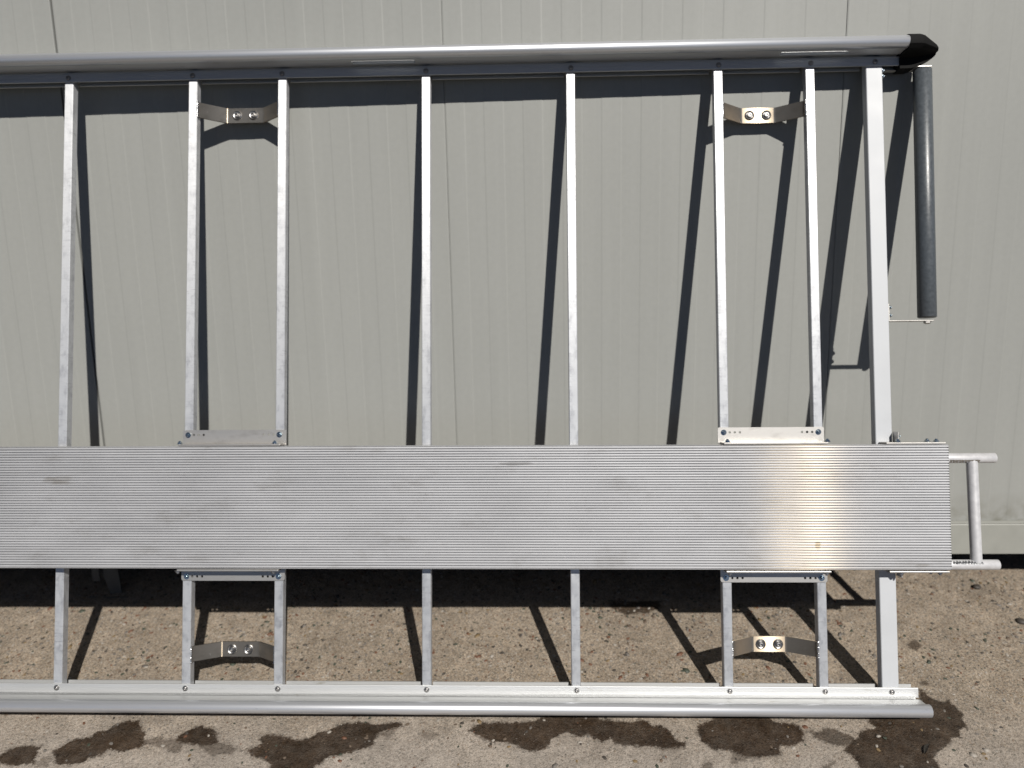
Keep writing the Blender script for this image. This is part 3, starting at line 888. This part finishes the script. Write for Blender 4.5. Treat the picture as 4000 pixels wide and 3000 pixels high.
# bent mounting straps welded between the paired bars, bowed back toward the wall
def mounting_strap(ua, ub, c0, c1, v0, v1, lab):
    cy_ = 0.055
    path = [(ua, 0.002), (ua + 0.0045, 0.011), (c0, cy_), (c1, cy_), (ub - 0.0045, 0.011), (ub, 0.002)]
    th = 0.0048
    def offs(path, t):
        res = []
        for i, p in enumerate(path):
            n = Vector((0, 0))
            for q in (i - 1, i):
                if 0 <= q < len(path) - 1:
                    e = Vector(path[q + 1]) - Vector(path[q])
                    n += Vector((-e.y, e.x)).normalized()
            n.normalize()
            res.append((p[0] + n.x * t, p[1] + n.y * t))
        return res
    inner = path; outer = offs(path, th)
    bm = bmesh.new()
    L = [[bm.verts.new((x, y, z)) for x, y in row] for row in (inner, outer) for z in (v0, v1)]
    a0, a1, b0, b1 = L
    for i in range(len(path) - 1):
        bm.faces.new((a0[i], a0[i + 1], a1[i + 1], a1[i]))
        bm.faces.new((b0[i], b1[i], b1[i + 1], b0[i + 1]))
        bm.faces.new((a1[i], a1[i + 1], b1[i + 1], b1[i]))
        bm.faces.new((a0[i], b0[i], b0[i + 1], a0[i + 1]))
    for i in (0, len(path) - 1):
        bm.faces.new((a0[i], a1[i], b1[i], b0[i]))
    bend = [e for e in bm.edges if abs(e.verts[0].co.x - e.verts[1].co.x) < 1e-6 and abs(e.verts[0].co.z - e.verts[1].co.z) > 0.01
            and min(abs(e.verts[0].co.x - c0), abs(e.verts[0].co.x - c1)) < 0.004]
    bmesh.ops.bevel(bm, geom=bend, offset=0.004, segments=3, affect='EDGES', profile=0.5)
    st = new_obj('mounting_strap', bm_mesh(bm, 'mounting_strap', 30), rack, M['strap'])
    st['label'] = lab
    cu = (c0 + c1) / 2; cvv = (v0 + v1) / 2
    for du in (-0.0238, 0.0238):
        bm = bmesh.new()
        yb = cy_ - 0.0002
        # dished washer and button head, with the stud through the back
        add_lathe(bm, (cu + du, yb, cvv), (0, -1, 0), [(0.0142, 0.0), (0.0138, 0.0016), (0.0118, 0.0030), (0.0102, 0.0018), (0.0072, 0.0012), (0.0070, 0.0050), (0.0058, 0.0066), (0.0034, 0.0070), (0.0030, 0.0030)], 24)
        add_lathe(bm, (cu + du, cy_ + th - 0.0004, cvv), (0, 1, 0), [(0.004, 0), (0.004, 0.012)], 12)
        b = new_obj('bolt', bm_mesh(bm, 'bolt', 35), st, M['steel'])
    for uu, sg in ((ua, 1), (ub, -1)):
        bm = bmesh.new()
        n = 26
        rows = []
        rr = random.Random(int(abs(uu) * 1000) + int(v0 * 1000))
        for i in range(n + 1):
            z = v0 - 0.002 + (v1 - v0 + 0.004) * i / n
            w = 0.0042 * (0.75 + 0.35 * math.sin(i * 1.9) * 0.4 + rr.uniform(-0.15, 0.15))
            rows.append([bm.verts.new((uu + sg * (w * math.sin(a_) * 1.0), 0.0035 - w * math.cos(a_), z)) for a_ in (-0.2, 0.3, 0.8, 1.3, 1.8)])
        for q in range(n):
            for i in range(4):
                bm.faces.new((rows[q][i], rows[q][i + 1], rows[q + 1][i + 1], rows[q + 1][i]))
        new_obj('weld_bead', bm_mesh(bm, 'weld_bead', 60), st, M['weld'])
    return st
i2, i3 = BARS[1] + 0.0122, BARS[2] - 0.0122
i6, i7 = BARS[5] + 0.0122, BARS[6] - 0.0122
mounting_strap(i2, i3, -0.6335, -0.5285, 0.0570, 0.0985, 'lower strap in front of the concrete, nearer the brown stain on the plank')
mounting_strap(i2, i3, -0.6335, -0.5275, 1.5925, 1.6360, 'upper strap below the rail, dull grey')
mounting_strap(i6, i7, 0.8560, 0.9490, 0.0760, 0.1180, 'lower strap catching the sun')
mounting_strap(i6, i7, 0.8520, 0.9480, 1.5650, 1.6085, 'upper strap glaring in the sun')

# short tube frame that reaches out beyond the plank end
fr = []
for v in (0.6135, 0.3305):
    bm = bmesh.new()
    add_tube(bm, (1.20, -0.0240, v), (1.4860, -0.0240, v), 0.0134, 28, 0.0112, 0.0008)
    o = new_obj('frame_tube', bm_mesh(bm, 'frame_tube', 50), rack, M['frame'])
    bm = bmesh.new()
    rr = random.Random(4)
    sgn = -1 if v > 0.5 else 1
    rows = []
    for i in range(41):
        x = 1.362 + 0.078 * i / 40
        bul = 0.0030 * (0.7 + 0.5 * abs(math.sin(i * 0.78))) + rr.uniform(-0.0004, 0.0004)
        rows.append([bm.verts.new((x, -0.0255 - 0.0105 * math.cos(a_) - bul * math.cos(a_), v + sgn * (0.0075 + bul) * math.sin(a_) + sgn * 0.0015)) for a_ in (0.25, 0.5, 0.75, 1.0, 1.25, 1.5)])
    for q in range(40):
        for i in range(5):
            bm.faces.new((rows[q][i], rows[q][i + 1], rows[q + 1][i + 1], rows[q + 1][i]))
    new_obj('weld_bead', bm_mesh(bm, 'weld_bead', 60), o, M['weld'])
bm = bmesh.new()
add_tube(bm, (1.4255, -0.0235, 0.6080), (1.4293, -0.0235, 0.3360), 0.0143, 28)
new_obj('frame_rung', bm_mesh(bm, 'frame_rung', 50), rack, M['frame'])

# loading roller hung beside the end bar
bm = bmesh.new()
add_tube(bm, (1.3435, 0.012, 1.6905), (1.3370, 0.012, 0.9965), 0.0243, 36, 0, 0.0022)
ro = new_obj('loading_roller', bm_mesh(bm, 'loading_roller', 50), rack, M['roller'])
ro['label'] = 'dark grey loading roller hanging beside the white end bar'
bm = bmesh.new()
add_box(bm, 1.226, 1.3515, 0.003, 0.022, 0.9862, 0.9895, 0.0008)
add_box(bm, 1.2285, 1.2318, 0.003, 0.022, 0.9895, 1.035, 0.0008)
add_lathe(bm, (1.337, 0.012, 0.9862), (0, 0, -1), [(0.0095, 0), (0.0095, 0.005), (0.006, 0.007)], 6)
sb = new_obj('roller_bracket', bm_mesh(bm, 'roller_bracket'), ro, M['bracket'])
for z in (1.0035, 1.0255):
    b = new_obj('bolt', hexbolt((1, 0, 0), M['zinc'], 0.0055), ro)
    b.location = (1.2318, 0.010, z)
bm = bmesh.new()
add_box(bm, 1.300, 1.3600, -0.008, 0.026, 1.6905, 1.6940, 0.0008)
add_box(bm, 1.226, 1.300, 0.014, 0.026, 1.6905, 1.6940, 0.0008)
new_obj('roller_bracket', bm_mesh(bm, 'roller_bracket'), ro, M['bracket'])
for z in (1.688, 1.672):
    b = new_obj('bolt', hexbolt((1, 0, 0), M['zinc'], 0.0055), ro)
    b.location = (1.2285, 0.008, z)

# loose bits on the concrete
for x, y, s, lab, c in ((1.684, 0.050, 0.0115, 'small dark stone lying on the concrete near the wall base', 4),
                        (1.736, -0.107, 0.013, 'dark stone at the right edge of the picture on dry concrete', 4)):
    bm = blob(int(x * 100))
    bmesh.ops.subdivide_edges(bm, edges=bm.edges, cuts=1, use_grid_fill=True, smooth=0.6)
    o = new_obj('stone', bm_mesh(bm, 'stone', 60), None, PEB[c])
    o.matrix_world = Matrix.Translation((x, y, ground_z(y) + s * 0.25)) @ slope_m @ Matrix.Diagonal((s, s, s, 1))
    tag(o, lab, 'stone', 'loose stones')
bm = bmesh.new()
rows = []
for i in range(13):
    k = i / 12
    wdt = 0.0085 * math.sin(math.pi * min(1, k * 1.02 + 0.02)) ** 0.7 * (1 - 0.3 * k) + 0.0008
    bend = 0.010 * math.sin(k * 2.2)
    rows.append([bm.verts.new((-0.028 + 0.056 * k, t_ * wdt + bend, 0.002 + 0.004 * math.sin(k * 5) + 0.004 * abs(t_))) for t_ in (-1, -0.5, 0, 0.5, 1)])
for q in range(12):
    for i in range(4):
        bm.faces.new((rows[q][i], rows[q + 1][i], rows[q + 1][i + 1], rows[q][i + 1]))
r = bmesh.ops.extrude_face_region(bm, geom=list(bm.faces))
for v in [g for g in r['geom'] if isinstance(g, bmesh.types.BMVert)]: v.co.z += 0.0008
lf = new_obj('dry_leaf', bm_mesh(bm, 'dry_leaf', 60), None, M['leaf'])
lf.matrix_world = Matrix.Translation((1.245, -0.5623, ground_z(-0.5623) + 0.001)) @ slope_m @ Matrix.Rotation(math.radians(42), 4, 'Z') @ Matrix.Diagonal((0.75, 0.6, 0.6, 1))
tag(lf, 'dark curled dry leaf on the wet patch at lower right', 'leaf')
